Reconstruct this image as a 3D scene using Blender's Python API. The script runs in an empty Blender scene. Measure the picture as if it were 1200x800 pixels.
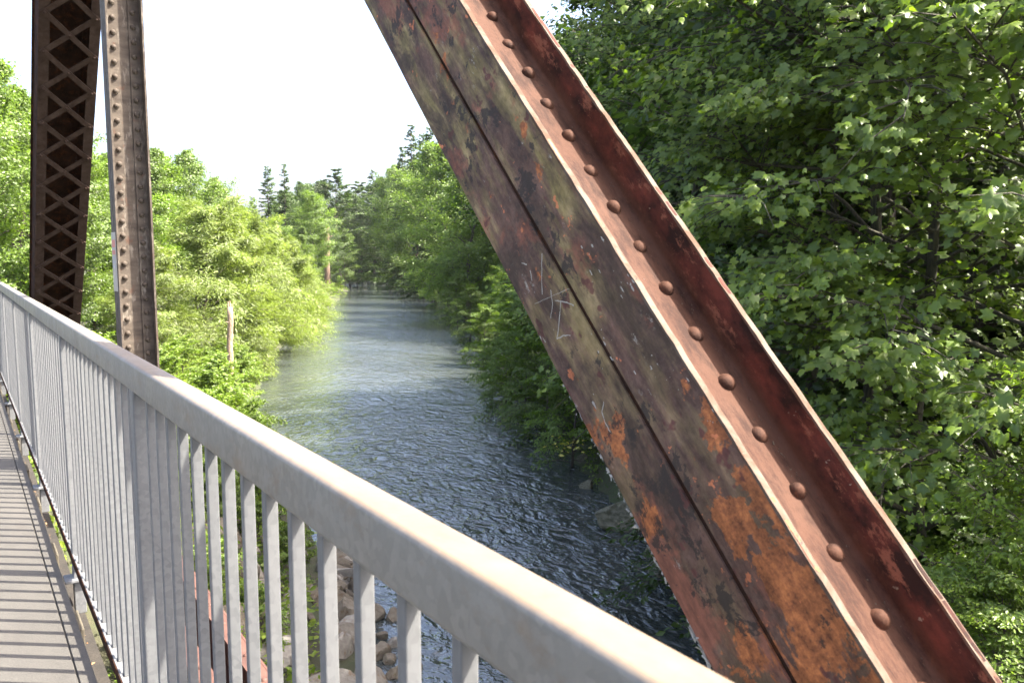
import bpy, math, random
import numpy as np
from mathutils import Vector, Matrix
rad = math.radians
scene = bpy.context.scene
COL = scene.collection

# ------------------------------------------------------------------ camera
HAZE = 0.00007
EYE = Vector((0.0, 0.0, 1.48))          # walkway surface is z = 0, the bridge runs along +Y
F_PX, YAW = 945.0, rad(34.5)
PITCH = math.atan(100 / F_PX)
cam_d = bpy.data.cameras.new('camera')
cam_d.sensor_width = 36.0
cam_d.lens = F_PX / 1200 * 36
cam_d.clip_start, cam_d.clip_end = 0.02, 6000
cam_d.dof.use_dof = True
cam_d.dof.focus_distance = 3.2
cam_d.dof.aperture_fstop = 11
cam = bpy.data.objects.new('camera', cam_d)
cam.location = EYE
cam.rotation_euler = (rad(90) - PITCH, 0, -YAW)
COL.objects.link(cam)
scene.camera = cam

# ------------------------------------------------------------------ sky and sun
SUN_EL, SUN_AZ = rad(54), math.atan2(0.785, -0.62)       # azimuth measured from +Y towards +X
S = Vector((math.sin(SUN_AZ) * math.cos(SUN_EL), math.cos(SUN_AZ) * math.cos(SUN_EL), math.sin(SUN_EL)))
world = bpy.data.worlds.new('World')
scene.world = world
world.use_nodes = True
wn = world.node_tree.nodes
sky = wn.new('ShaderNodeTexSky')
sky.sky_type = 'NISHITA'
sky.sun_disc = False
sky.sun_elevation = SUN_EL
sky.sun_rotation = SUN_AZ
sky.air_density = 0.75
sky.dust_density = 6.0
sky.ozone_density = 1.0
wn['Background'].inputs[1].default_value = 0.15
world.node_tree.links.new(sky.outputs[0], wn['Background'].inputs[0])
sun_d = bpy.data.lights.new('sun', 'SUN')
sun_d.energy = 4.6
sun_d.angle = rad(0.53)
sun_d.color = (1.0, 0.94, 0.82)
sun = bpy.data.objects.new('sun', sun_d)
sun.rotation_euler = (-S).to_track_quat('-Z', 'Y').to_euler()
COL.objects.link(sun)
scene.view_settings.view_transform = 'Standard'
scene.view_settings.look = 'None'
scene.view_settings.gamma = 1
scene.view_settings.exposure = 2.55
scene.render.resolution_x, scene.render.resolution_y = 1024, 682
scene.cycles.max_bounces = 5
scene.cycles.diffuse_bounces = 2
scene.cycles.glossy_bounces = 3
scene.cycles.transmission_bounces = 2

# ------------------------------------------------------------------ helpers
def link(o, parent=None):
    COL.objects.link(o)
    if parent is not None:
        o.parent = parent
    return o

def tag(o, label=None, cat=None, group=None, kind=None):
    if label: o['label'] = label
    if cat: o['category'] = cat
    if group: o['group'] = group
    if kind: o['kind'] = kind
    return o

def empty(name, loc=(0, 0, 0), rot=None):
    o = bpy.data.objects.new(name, None)
    o.empty_display_size = 0.3
    o.location = loc
    if rot is not None: o.rotation_euler = rot
    return link(o)

def shade(me, smooth=True):
    me.polygons.foreach_set('use_smooth', [smooth] * len(me.polygons))

class MB:
    """collects shapes into one mesh"""
    def __init__(s): s.v = []; s.f = []
    def add(s, v, f):
        n = len(s.v); s.v += [tuple(p) for p in v]; s.f += [tuple(i + n for i in q) for q in f]; return s
    def box(s, x0, x1, y0, y1, z0, z1, c=0.0):
        if c <= 0:
            v = [(x, y, z) for x in (x0, x1) for y in (y0, y1) for z in (z0, z1)]
            return s.add(v, [(0, 1, 3, 2), (4, 6, 7, 5), (0, 4, 5, 1), (2, 3, 7, 6), (0, 2, 6, 4), (1, 5, 7, 3)])
        import bmesh
        bm = bmesh.new(); bmesh.ops.create_cube(bm, size=1)
        for p in bm.verts:
            p.co = Vector(((x0 + x1) / 2 + p.co.x * (x1 - x0), (y0 + y1) / 2 + p.co.y * (y1 - y0), (z0 + z1) / 2 + p.co.z * (z1 - z0)))
        bmesh.ops.bevel(bm, geom=bm.edges[:], offset=c, segments=2, profile=0.5, affect='EDGES')
        bm.verts.index_update()
        s.add([p.co for p in bm.verts], [[q.index for q in f.verts] for f in bm.faces]); bm.free(); return s
    def prism(s, prof, x0, x1, n=1):
        """closed profile of (y,z) pulled along x; n sections"""
        k = len(prof); v = []
        for i in range(n + 1):
            x = x0 + (x1 - x0) * i / n
            v += [(x, y, z) for y, z in prof]
        f = [(i * k + j, i * k + (j + 1) % k, (i + 1) * k + (j + 1) % k, (i + 1) * k + j) for i in range(n) for j in range(k)]
        f += [tuple(range(k))[::-1], tuple(n * k + j for j in range(k))]
        return s.add(v, f)
    def tube(s, pts, rads, k=6, cap=True):
        v = []; f = []
        pts = [Vector(p) for p in pts]
        prev = None
        for i, p in enumerate(pts):
            d = (pts[min(i + 1, len(pts) - 1)] - pts[max(i - 1, 0)]).normalized()
            a = d.cross(Vector((0, 0, 1)) if abs(d.z) < .9 else Vector((1, 0, 0))).normalized() if prev is None else (prev - d * prev.dot(d)).normalized()
            prev = a; b = d.cross(a)
            v += [p + (a * math.cos(2 * math.pi * j / k) + b * math.sin(2 * math.pi * j / k)) * rads[i] for j in range(k)]
        for i in range(len(pts) - 1):
            f += [(i * k + j, i * k + (j + 1) % k, (i + 1) * k + (j + 1) % k, (i + 1) * k + j) for j in range(k)]
        if cap: f += [tuple(range(k))[::-1], tuple((len(pts) - 1) * k + j for j in range(k))]
        return s.add(v, f)
    def mesh(s, name, m, smooth=False):
        me = bpy.data.meshes.new(name); me.from_pydata(s.v, [], s.f)
        me.materials.append(m)
        import bmesh
        bm = bmesh.new(); bm.from_mesh(me); bmesh.ops.recalc_face_normals(bm, faces=bm.faces[:]); bm.to_mesh(me); bm.free()
        shade(me, smooth); me.update()
        return me
    def build(s, name, m, parent=None, smooth=False):
        return link(bpy.data.objects.new(name, s.mesh(name, m, smooth)), parent)

def fast_mesh(name, V, F, m, smooth=False):
    """V (n,3), F (m,k) numpy arrays"""
    me = bpy.data.meshes.new(name)
    me.vertices.add(len(V)); me.vertices.foreach_set('co', np.asarray(V, np.float32).ravel())
    k = F.shape[1]
    me.loops.add(F.size); me.loops.foreach_set('vertex_index', F.astype(np.int32).ravel())
    me.polygons.add(len(F)); me.polygons.foreach_set('loop_start', np.arange(0, F.size, k, dtype=np.int32))
    if smooth: me.polygons.foreach_set('use_smooth', np.ones(len(F), bool))
    me.materials.append(m)
    me.update(calc_edges=True)
    return me

# ------------------------------------------------------------------ materials
class Mat:
    def __init__(s, name, rough=0.6, metal=0.0, spec=0.5):
        s.m = bpy.data.materials.new(name); s.m.use_nodes = True
        s.t = s.m.node_tree; s.n = s.t.nodes; s.b = s.n['Principled BSDF']
        s.b.inputs['Roughness'].default_value = rough; s.b.inputs['Metallic'].default_value = metal
        s.b.inputs['Specular IOR Level'].default_value = spec
        s.tc = s.n.new('ShaderNodeTexCoord')
    def lk(s, a, b): s.t.links.new(a, b)
    def val(s, x):
        return x
    def map(s, scale=(1, 1, 1), out='Object', rot=(0, 0, 0), loc=(0, 0, 0)):
        k = s.n.new('ShaderNodeMapping'); s.lk(s.tc.outputs[out], k.inputs[0])
        k.inputs['Scale'].default_value = scale; k.inputs['Rotation'].default_value = rot; k.inputs['Location'].default_value = loc
        return k.outputs[0]
    def noise(s, scale=5, det=4, rough=0.55, vec=None, dist=0):
        k = s.n.new('ShaderNodeTexNoise'); k.inputs['Scale'].default_value = scale; k.inputs['Detail'].default_value = det
        k.inputs['Roughness'].default_value = rough; k.inputs['Distortion'].default_value = dist
        s.lk(vec if vec is not None else s.tc.outputs['Object'], k.inputs['Vector'])
        return k.outputs['Fac']
    def voro(s, scale=5, vec=None, feature='F1', out='Distance'):
        k = s.n.new('ShaderNodeTexVoronoi'); k.inputs['Scale'].default_value = scale; k.feature = feature
        s.lk(vec if vec is not None else s.tc.outputs['Object'], k.inputs['Vector'])
        return k.outputs[out]
    def ramp(s, x, *stops):
        k = s.n.new('ShaderNodeValToRGB'); e = k.color_ramp.elements
        while len(e) < len(stops): e.new(0.5)
        for i, (p, c) in enumerate(stops):
            e[i].position = p
            e[i].color = (c, c, c, 1) if isinstance(c, (int, float)) else (*c, 1)
        s.lk(x, k.inputs[0]); return k.outputs[0]
    def mix(s, f, a, b, mode='MIX'):
        k = s.n.new('ShaderNodeMix'); k.data_type = 'RGBA'; k.blend_type = mode
        for x, i in ((f, 0), (a, 6), (b, 7)):
            if isinstance(x, (int, float)): k.inputs[i].default_value = x if i == 0 else (x, x, x, 1)
            elif isinstance(x, tuple): k.inputs[i].default_value = (*x, 1)
            else: s.lk(x, k.inputs[i])
        return k.outputs[2]
    def math(s, op, a, b=0.0, clamp=False):
        k = s.n.new('ShaderNodeMath'); k.operation = op; k.use_clamp = clamp
        for x, i in ((a, 0), (b, 1)):
            if isinstance(x, (int, float)): k.inputs[i].default_value = x
            else: s.lk(x, k.inputs[i])
        return k.outputs[0]
    def sep(s, vec, ax):
        k = s.n.new('ShaderNodeSeparateXYZ'); s.lk(vec, k.inputs[0]); return k.outputs[ax]
    def bump(s, h, strength=0.3, dist=0.01, prev=None):
        k = s.n.new('ShaderNodeBump'); k.inputs['Strength'].default_value = strength; k.inputs['Distance'].default_value = dist
        s.lk(h, k.inputs['Height'])
        if prev is not None: s.lk(prev, k.inputs['Normal'])
        s.lk(k.outputs[0], s.b.inputs['Normal']); return k.outputs[0]
    def col(s, c):
        if isinstance(c, tuple): s.b.inputs['Base Color'].default_value = (*c, 1)
        else: s.lk(c, s.b.inputs['Base Color'])
        return s
    def rough(s, x): s.lk(x, s.b.inputs['Roughness']); return s

def mat_galv(stain=0.0, top=False):
    M = Mat('galvanised_steel', 0.5, 0.25)
    a = M.noise(9, 5, .6); sp = M.voro(85, out='Color')
    g = M.mix(M.ramp(M.sep(sp, 0), (.2, 0.0), (.9, 1.0)), (.112, .115, .120), (.145, .148, .153))
    g = M.mix(M.ramp(a, (.35, 0.0), (.75, .7)), g, (.160, .162, .163))
    d = M.noise(3.0, 6, .65, M.map((6, 1.2, .8)))
    g = M.mix(M.ramp(d, (.58, 0.0), (.80, .55)), g, (.088, .078, .062))
    if top:
        # weathered, tan stained upper face of the handrail
        nz = M.sep(M.tc.outputs['Normal'], 2)
        g = M.mix(1.0, g, (1.36, 1.26, 1.10), 'MULTIPLY')
        w = M.ramp(M.noise(2.2, 5, .6, M.map((3, .8, 3))), (.25, .35), (.7, 1.0))
        f = M.math('MULTIPLY', M.ramp(nz, (.35, 0.0), (.85, 1.0)), w)
        f = M.math('MULTIPLY', f, M.ramp(M.math('MULTIPLY', M.sep(M.tc.outputs['Object'], 1), .2), (.20, 1.0), (.75, .45)))
        g = M.mix(f, g, M.mix(M.ramp(M.noise(30, 4, .7), (.35, 0.0), (.7, 1.0)), (.185, .128, .082), (.15, .112, .078)))
        d2 = M.noise(5, 5, .7, M.map((4, 2.2, 4)))
        g = M.mix(M.ramp(d2, (.55, 0.0), (.75, .6)), g, (.16, .105, .062))
        fl = M.noise(260, 2, .5)
        g = M.mix(M.ramp(fl, (.70, 0.0), (.74, .5)), g, (.25, .2, .16))
    M.col(g); M.rough(M.ramp(a, (.3, .42), (.7, .62)))
    M.bump(M.noise(70, 4, .6), .12, .004)
    return M.m
GALV = mat_galv(); RAILTOP = mat_galv(top=True)

def mat_rust(name, mode):
    """mode: 'face' large painted side, 'channel' brown-red, 'dark', 'member'"""
    M = Mat(name, 0.95 if mode in ('bar', 'dark') else .75, 0.0, {'bar': .03, 'dark': .03, 'channel': .10, 'edge': .08}.get(mode, .26))
    big = M.noise(5.0, 7, .62); mid = M.noise(14, 6, .65, dist=.4); fine = M.noise(75, 5, .7)
    stretched = M.noise(6, 6, .62, M.map((.7, 3.2, 3.2)))
    x = M.sep(M.tc.outputs['Object'], 0)
    rust = M.mix(M.ramp(mid, (.3, 0.0), (.7, 1.0)), (.145, .043, .017), (.30, .095, .030))
    rust = M.mix(M.ramp(fine, (.48, 0.0), (.66, .8)), rust, (.40, .17, .075))
    dark = M.mix(M.ramp(big, (.3, 0.0), (.7, 1.0)), (.034, .020, .015), (.125, .066, .046))
    dark = M.mix(M.ramp(fine, (.40, 0.0), (.75, .5)), dark, (.13, .085, .070))
    if mode == 'face':
        # old paint gone olive and grey high up, bare orange rust towards the foot
        lich = M.ramp(stretched, (.46, 0.0), (.60, .9))
        hi = M.math('MULTIPLY', M.ramp(M.math('MULTIPLY', x, .2), (.60, 0.0), (.72, 1.0)), .95)
        c = M.mix(M.math('MULTIPLY', lich, M.math('ADD', M.math('MULTIPLY', hi, .75), .22)), dark,
                  M.mix(M.ramp(mid, (.35, 0.0), (.65, 1.0)), (.165, .130, .045), (.26, .195, .095)))
        bl = M.ramp(M.noise(6.5, 7, .68, M.map((.6, 1, 1), loc=(5, 2, 8)), .5), (.50, 0.0), (.58, .8))
        c = M.mix(bl, c, (.050, .032, .022))
        g2 = M.ramp(M.noise(5.2, 7, .66, M.map((.8, 1, 1), loc=(7, 3, 1))), (.52, 0.0), (.58, .8))
        c = M.mix(g2, c, (.19, .072, .045))
        # orange patches, hard edged, more of them low down
        lo = M.ramp(M.math('MULTIPLY', x, .2), (.54, .19), (.72, 0.0))
        up_ = M.ramp(M.sep(M.tc.outputs['Object'], 2), (.0, .25), (.04, 1.0))
        lo = M.math('MULTIPLY', lo, up_)
        pat = M.math('ADD', M.noise(7.5, 8, .66, M.map((.75, 1, 1), loc=(3, 1, 5)), .35), lo)
        c = M.mix(M.ramp(pat, (.615, 0.0), (.63, 1.0)), c, M.mix(M.ramp(fine, (.3, 0.0), (.7, 1.0)), (.10, .034, .016), (.40, .140, .048)))
        sm = M.noise(34, 4, .6, M.map((.7, 1, 1), loc=(1, 5, 2)))
        c = M.mix(M.math('MULTIPLY', M.ramp(sm, (.67, 0.0), (.69, 1.0)), .9), c, (.43, .14, .06))
        pits = M.ramp(M.noise(19, 3, .6, M.map((.8, 1, 1), loc=(9, 9, 2))), (.66, 0.0), (.69, .85))
        c = M.mix(pits, c, (.075, .026, .022))
        tex = M.noise(33, 8, .72, M.map((.35, 1, 1), loc=(4, 4, 1)))
        c = M.mix(1.0, c, M.ramp(tex, (.30, .45), (.50, 1.0), (.70, 1.75)), 'MULTIPLY')
        blk = M.ramp(M.noise(11, 8, .72, M.map((.8, 1, 1), loc=(8, 1, 3)), .3), (.575, 0.0), (.60, .85))
        c = M.mix(blk, c, (.026, .021, .018))
        # flaked pale scuffs
        sc = M.ramp(M.noise(42, 6, .75, M.map((.45, 1, 1), loc=(2, 8, 4))), (.63, 0.0), (.68, .9))
        c = M.mix(M.math('MULTIPLY', sc, M.ramp(M.noise(4.6, 3), (.50, 0.0), (.58, 1.0))), c, (.34, .32, .28))
    elif mode == 'channel':
        c = M.mix(M.ramp(big, (.35, 0.0), (.65, 1.0)), (.23, .100, .062), (.33, .165, .11))
        c = M.mix(M.ramp(fine, (.45, 0.0), (.7, .7)), c, (.31, .15, .095))
        c = M.mix(M.ramp(M.noise(16, 7, .75, M.map((.5, 1.6, 1))), (.46, 0.0), (.60, .85)), c, (.11, .052, .038))
        red = M.ramp(M.sep(M.tc.outputs['Object'], 2), (.035, 0.0), (.06, 1.0))
        wall = M.mix(M.ramp(M.noise(9, 7, .65, M.map((.8, 1, 1.4))), (.42, 0.0), (.6, 1.0)), (.085, .045, .036), (.42, .125, .088))
        wall = M.mix(M.ramp(M.noise(15, 8, .75, M.map((.7, 1, 1.6), loc=(4, 4, 4))), (.54, 0.0), (.60, .9)), wall, (.70, .30, .19))
        wall = M.mix(M.ramp(M.noise(48, 3, .6), (.70, 0.0), (.72, .9)), wall, (.80, .74, .58))
        c = M.mix(red, c, wall)
    elif mode == 'edge':
        c = M.mix(M.ramp(mid, (.4, 0.0), (.6, 1.0)), (.34, .20, .13), (.52, .42, .33))
    elif mode == 'member':
        c = M.mix(M.ramp(stretched, (.35, 0.0), (.7, 1.0)), (.10, .075, .058), (.23, .185, .145))
        c = M.mix(M.ramp(M.noise(9, 7, .7, M.map((3, 3, .8))), (.55, 0.0), (.66, .8)), c, (.46, .40, .33))
        c = M.mix(M.ramp(mid, (.60, 0.0), (.68, .8)), c, (.19, .10, .065))
    elif mode == 'bar':
        c = M.mix(M.ramp(mid, (.3, 0.0), (.7, 1.0)), (.06, .038, .030), (.115, .08, .065))
    else:
        c = M.mix(M.ramp(mid, (.50, 0.0), (.68, .6)), dark, rust)
    k_ = {'face': .98, 'channel': .215, 'edge': .21, 'member': .45, 'bar': .55, 'dark': .35}[mode]
    c = M.mix(1.0, c, (k_, k_, k_), 'MULTIPLY')
    M.col(c)
    n1 = M.bump(M.noise(22, 6, .65), .35, .006)
    M.bump(fine, .30, .003, n1)
    return M.m
R_FACE = mat_rust('weathered_side_steel', 'face'); R_CHAN = mat_rust('red_brown_channel_steel', 'channel')
R_MEMBER = mat_rust('grey_brown_steel', 'member'); R_DARK = mat_rust('shade_dark_rusted_steel', 'dark')  # R_DARK: rust darkened in colour to put shade inside the laced box
R_BAR = mat_rust('brown_lacing_steel', 'bar'); R_EDGE = mat_rust('worn_pale_edge', 'edge')

def mat_simple(name, c, rough=.7, var=.25, scale=6, bump=.2, c2=None):
    M = Mat(name, rough)
    c2 = c2 or tuple(min(1, v * (1 + var * 2)) for v in c)
    M.col(M.mix(M.ramp(M.noise(scale, 6, .65), (.3, 0.0), (.7, 1.0)), c, c2))
    if bump: M.bump(M.noise(scale * 6, 5, .6), bump, .02)
    return M.m

def mat_deck():
    M = Mat('walkway_concrete', .88)
    a = M.noise(3, 6, .65, M.map((1, .35, 1))); f = M.noise(160, 3, .6)
    c = M.mix(M.ramp(a, (.3, 0.0), (.7, 1.0)), (.036, .033, .029), (.060, .055, .048))
    c = M.mix(M.ramp(f, (.4, 0.0), (.7, .5)), c, (.085, .078, .069))
    c = M.mix(M.ramp(M.noise(2.4, 5, .7, M.map((2, .6, 1), loc=(3, 3, 3))), (.55, 0.0), (.72, .7)), c, (.045, .04, .035))
    M.col(c); M.bump(f, .35, .004)
    return M.m
DECK = mat_deck()

def mat_leaf(name, c1, c2, c3, trans=.38, tint=1.5, gloss=.06):
    M = Mat(name)
    g = M.n.new('ShaderNodeNewGeometry'); oi = M.n.new('ShaderNodeObjectInfo')
    r = M.math('FRACT', M.math('ADD', g.outputs['Random Per Island'], oi.outputs['Random']))
    c = M.ramp(r, (0.0, c1), (.55, c2), (1.0, c3))
    br = M.ramp(oi.outputs['Random'], (0.0, .82), (1.0, 1.18))
    c = M.mix(1.0, c, br, 'MULTIPLY')
    df = M.n.new('ShaderNodeBsdfDiffuse'); tr = M.n.new('ShaderNodeBsdfTranslucent'); gl = M.n.new('ShaderNodeBsdfGlossy')
    gl.inputs['Roughness'].default_value = .42
    M.lk(c, df.inputs[0])
    M.lk(M.mix(1.0, c, (tint * 1.05, tint * 1.12, tint * .55), 'MULTIPLY'), tr.inputs[0])
    m1 = M.n.new('ShaderNodeMixShader'); m1.inputs[0].default_value = trans
    m2 = M.n.new('ShaderNodeMixShader'); m2.inputs[0].default_value = gloss
    M.lk(df.outputs[0], m1.inputs[1]); M.lk(tr.outputs[0], m1.inputs[2])
    M.lk(m1.outputs[0], m2.inputs[1]); M.lk(gl.outputs[0], m2.inputs[2])
    M.lk(m2.outputs[0], M.n['Material Output'].inputs[0])
    M.n.remove(M.b)
    return M.m
L_MAPLE = mat_leaf('maple_leaf', (.068, .112, .012), (.105, .162, .016), (.145, .205, .020), .42, gloss=.035)
L_BROAD = mat_leaf('broad_leaf', (.075, .120, .020), (.105, .165, .028), (.135, .195, .032), .46, gloss=.03)
L_WILLOW = mat_leaf('willow_leaf', (.125, .170, .035), (.165, .215, .050), (.20, .245, .065), .46, gloss=.03)
L_SHRUB = mat_leaf('shrub_leaf', (.090, .145, .020), (.130, .195, .026), (.17, .235, .034), .42, gloss=.03)
L_GRASS = mat_leaf('grass_blade', (.125, .185, .025), (.165, .225, .035), (.20, .25, .045), .42, gloss=.02)
L_CON = mat_leaf('conifer_needles', (.045, .075, .028), (.062, .098, .034), (.080, .115, .038), .25, gloss=.02)
L_SHADE = mat_leaf('shade_toned_leaf', (.028, .052, .010), (.042, .075, .013), (.058, .095, .015), .38, gloss=.03)  # leaf colour darkened to paint shade into the gaps behind lit foliage
L_MID = mat_leaf('mid_leaf', (.060, .100, .016), (.088, .140, .022), (.118, .175, .026), .44, gloss=.03)
L_YEL = mat_leaf('yellow_leaf', (.30, .28, .03), (.38, .34, .04), (.45, .38, .05), .35)

def mat_bark(name, a, b):
    M = Mat(name, .9)
    n = M.noise(7, 6, .65, M.map((4, 4, .7)))
    M.col(M.mix(M.ramp(n, (.35, 0.0), (.68, 1.0)), a, b)); M.bump(n, .6, .04)
    return M.m
BARK = mat_bark('bark', (.035, .026, .019), (.11, .088, .068))
BARK_MOSS = mat_bark('mossy_bark', (.022, .019, .013), (.062, .055, .030))
SNAGW = mat_bark('bleached_wood', (.16, .095, .06), (.42, .31, .23))
SNAGR = mat_bark('red_brown_dead_wood', (.11, .065, .045), (.21, .145, .105))

# ------------------------------------------------------------------ terrain
WATER = -7.0
SY = np.array([-300, -60, -5, 2, 9, 17.5, 23, 29.5, 42, 68, 100, 157, 205, 250, 275, 300, 340, 420, 700.])
XR = np.array([-90, 2, 9, 10, 11.5, 17.2, 19.6, 22.8, 28.5, 44.5, 62, 95, 115, 124, 119, 102, 60, -60, -600.])
XL = np.array([-110, -18, -1, 2, 5, 7.4, 8.4, 9.6, 12.2, 21.5, 37, 64, 87, 92, 86, 66, 20, -95, -640.])
def shore_l(y): return np.interp(y, SY, XL)
def shore_r(y): return np.interp(y, SY, XR)
def sm(t): t = np.clip(t, 0, 1); return t * t * (3 - 2 * t)
def wob(x, y):
    return (np.sin(x * .61 + 1.3) * np.cos(y * .47 + .4) + .6 * np.sin(x * 1.33 - y * 1.1) + .4 * np.sin(x * 2.7 + y * 2.3 + 1)) / 2
def gz(x, y):
    x = np.asarray(x, float); y = np.asarray(y, float)
    dl = (shore_l(y) - x) * .9; dr = (x - shore_r(y)) * .9
    dw = np.maximum(dl, dr)
    bed = WATER - 1.3 * sm(-dw / 5)
    left = WATER + 1.5 * sm(dl / 3.5) + .055 * np.clip(dl, 0, 80)
    left = left + (sm((y - 11) / 10) * sm((5.5 - x) / 7) * sm((x + 16) / 6) * (-.25 - left)) * (dl > 0)   # road embankment
    right = WATER + np.where(y > 30, .5, .62) * np.clip(dr, 0, 14) + .34 * np.clip(dr - 14, 0, 60) + .1 * np.clip(dr - 74, 0, 200)
    right = WATER + (right - WATER) * (1 - .93 * sm((y - 255) / 45))
    z = np.where(dl > 0, left, np.where(dr > 0, right, bed))
    z = z + wob(x, y) * .22 * sm(dw / 2.5) + wob(x * .23, y * .21) * .6 * sm(dw / 10)
    return z
def axis(lo, hi, a, b, st):
    core = list(np.arange(a, b, st)); s = st; p = a; lft = []
    while p > lo: s *= 1.16; p -= s; lft.append(p)
    s = st; p = core[-1]; r = []
    while p < hi: s *= 1.16; p += s; r.append(p)
    return np.array(lft[::-1] + core + r)
ax, ay = axis(-2500, 2500, -6, 34, .55), axis(-2500, 2500, -4, 64, .6)
GX, GY = np.meshgrid(ax, ay)
V = np.stack([GX, GY, gz(GX, GY)], -1).reshape(-1, 3)
nx, ny = len(ax), len(ay)
ii = (np.arange(ny - 1)[:, None] * nx + np.arange(nx - 1)[None]).ravel()
Fq = np.stack([ii, ii + 1, ii + nx + 1, ii + nx], -1)
M = Mat('forest_soil', .95)
so = M.mix(M.ramp(M.noise(.35, 6, .6), (.35, 0.0), (.65, 1.0)), (.040, .036, .020), (.050, .075, .022))
so = M.mix(M.ramp(M.noise(3.5, 6, .7), (.4, 0.0), (.7, .8)), so, (.065, .055, .032))
M.col(so); M.bump(M.noise(4, 7, .7), .8, .15)
ground = link(bpy.data.objects.new('ground', fast_mesh('ground', V, Fq, M.m, True))); tag(ground, kind='structure')

# water
M = Mat('river_water', .05, 0, 1.0)
M.b.inputs['IOR'].default_value = 1.45
M.col(M.mix(M.ramp(M.noise(.25, 4), (.4, 0.0), (.65, 1.0)), (.042, .049, .048), (.056, .062, .058)))
h1 = M.noise(1.5, 3, .55, M.map((1.0, .62, 1), rot=(0, 0, rad(-24))), .5)
h2 = M.noise(4.6, 3, .6, M.map((1.0, .55, 1), rot=(0, 0, rad(-30))), .6)
h3 = M.noise(.38, 2, .5, M.map((1, .7, 1), rot=(0, 0, rad(-24))))
rid = lambda n_: M.math('SUBTRACT', 1.0, M.math('ABSOLUTE', M.math('SUBTRACT', M.math('MULTIPLY', n_, 2.0), 1.0)))
calm = M.ramp(M.noise(.11, 3, .5, M.map((1, .45, 1), rot=(0, 0, rad(-24)))), (.36, .35), (.60, 1.0))
nn = M.bump(M.math('MULTIPLY', rid(h1), calm), .8, .26); nn = M.bump(M.math('MULTIPLY', h2, calm), .6, .12, nn); nn = M.bump(h3, .35, .5, nn)
wx, wy = axis(-700, 500, -10, 120, 4), axis(-320, 760, -20, 260, 4)
GX, GY = np.meshgrid(wx, wy)
V = np.stack([GX, GY, np.full_like(GX, WATER)], -1).reshape(-1, 3)
nx, ny = len(wx), len(wy); ii = (np.arange(ny - 1)[:, None] * nx + np.arange(nx - 1)[None]).ravel()
river = link(bpy.data.objects.new('river', fast_mesh('river', V, np.stack([ii, ii + 1, ii + nx + 1, ii + nx], -1), M.m, True)))
tag(river, kind='structure')

# ------------------------------------------------------------------ the bridge
TH = rad(46.5); sT, cT = math.sin(TH), math.cos(TH)
# walkway
deck = tag(MB().box(-3.2, .322, -3, 14, -.22, -.012).build('walkway', DECK), kind='structure')
for y0, y1 in ((-3.0, 1.1), (1.115, 7.16), (7.175, 14)):
    for x0, x1 in ((-3.2, -1.5), (-1.49, .268), (.274, .324)):
        MB().box(x0, x1, y0, y1, -.05, .0 if x1 < .3 else -.003, .003).build('slab', DECK, deck)
road = tag(MB().box(-6.5, 1.2, 14.02, 90, -.5, -.02).build('road', DECK), kind='structure')

# railing
rail = tag(empty('bridge_railing', (0, 0, 0)), 'galvanised steel bridge railing with square balusters along the walkway', 'railing')
RX0, RX1 = .363, .414          # handrail
RT, RB = EYE.z - .280, EYE.z - .358
def rounded(x0, x1, z0, z1, r, n=4):
    p = []
    for cx, cz, a in ((x1 - r, z1 - r, 0), (x0 + r, z1 - r, 90), (x0 + r, z0 + r, 180), (x1 - r, z0 + r, 270)):
        p += [(cx + r * math.cos(rad(a + 90 * i / n)), cz + r * math.sin(rad(a + 90 * i / n))) for i in range(n + 1)]
    return p
def along_y(prof, y0, y1, name, m, parent):
    k = len(prof)
    v = [(x, y0, z) for x, z in prof] + [(x, y1, z) for x, z in prof]
    f = [(j, (j + 1) % k, k + (j + 1) % k, k + j) for j in range(k)] + [tuple(range(k)), tuple(k + j for j in range(k))[::-1]]
    mb = MB().add(v, f); o = mb.build(name, m, parent, True)
    o.data.set_sharp_from_angle(angle=rad(50)); return o
P0, PS = .515, 1.815
posts = [P0 + PS * k for k in range(-1, 8)]
joints = [-2.5, 4.20, 14.0]
for y0, y1 in zip(joints[:-1], joints[1:]):
    along_y(rounded(RX0, RX1, RB, RT, .009), y0 + .002, y1 - .002, 'handrail', RAILTOP, rail)
    # bottom angle: a flat leg and a rusted upright toe
    along_y([(.366, .088), (.412, .088), (.412, .1), (.372, .1), (.372, .112), (.366, .112)], y0 + .002, y1 - .002, 'bottom_rail', GALV, rail)
    along_y([(.3625, .07), (.3655, .07), (.3655, .110), (.3625, .110)], y0 + .002, y1 - .002, 'rusted_toe_strip', R_DARK, rail)
bal_me = MB().box(-.010, .010, -.010, .010, .1, RB + .004, .002).mesh('baluster', GALV)
post_me = MB().box(-.024, .024, -.026, .026, -.18, RB + .004, .004).mesh('post', GALV)
xc = (RX0 + RX1) / 2
for i, y in enumerate(posts):
    p = link(bpy.data.objects.new('post', post_me), rail); p.location = (xc + .001, y, 0)
    MB().box(xc - .06, xc + .045, y - .05, y + .05, -.02, -.006, .003).build('base_plate', GALV, p).location = (-xc - .001, -y, 0)
    if i + 1 < len(posts):
        n = 14
        for k in range(1, n + 1):
            b = link(bpy.data.objects.new('baluster', bal_me), rail)
            b.location = (xc, y + .012 + (PS - .024) * k / (n + 1) , 0)
            b.rotation_euler = (0, 0, random.Random(i * 50 + k).uniform(-.06, .06))
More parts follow.
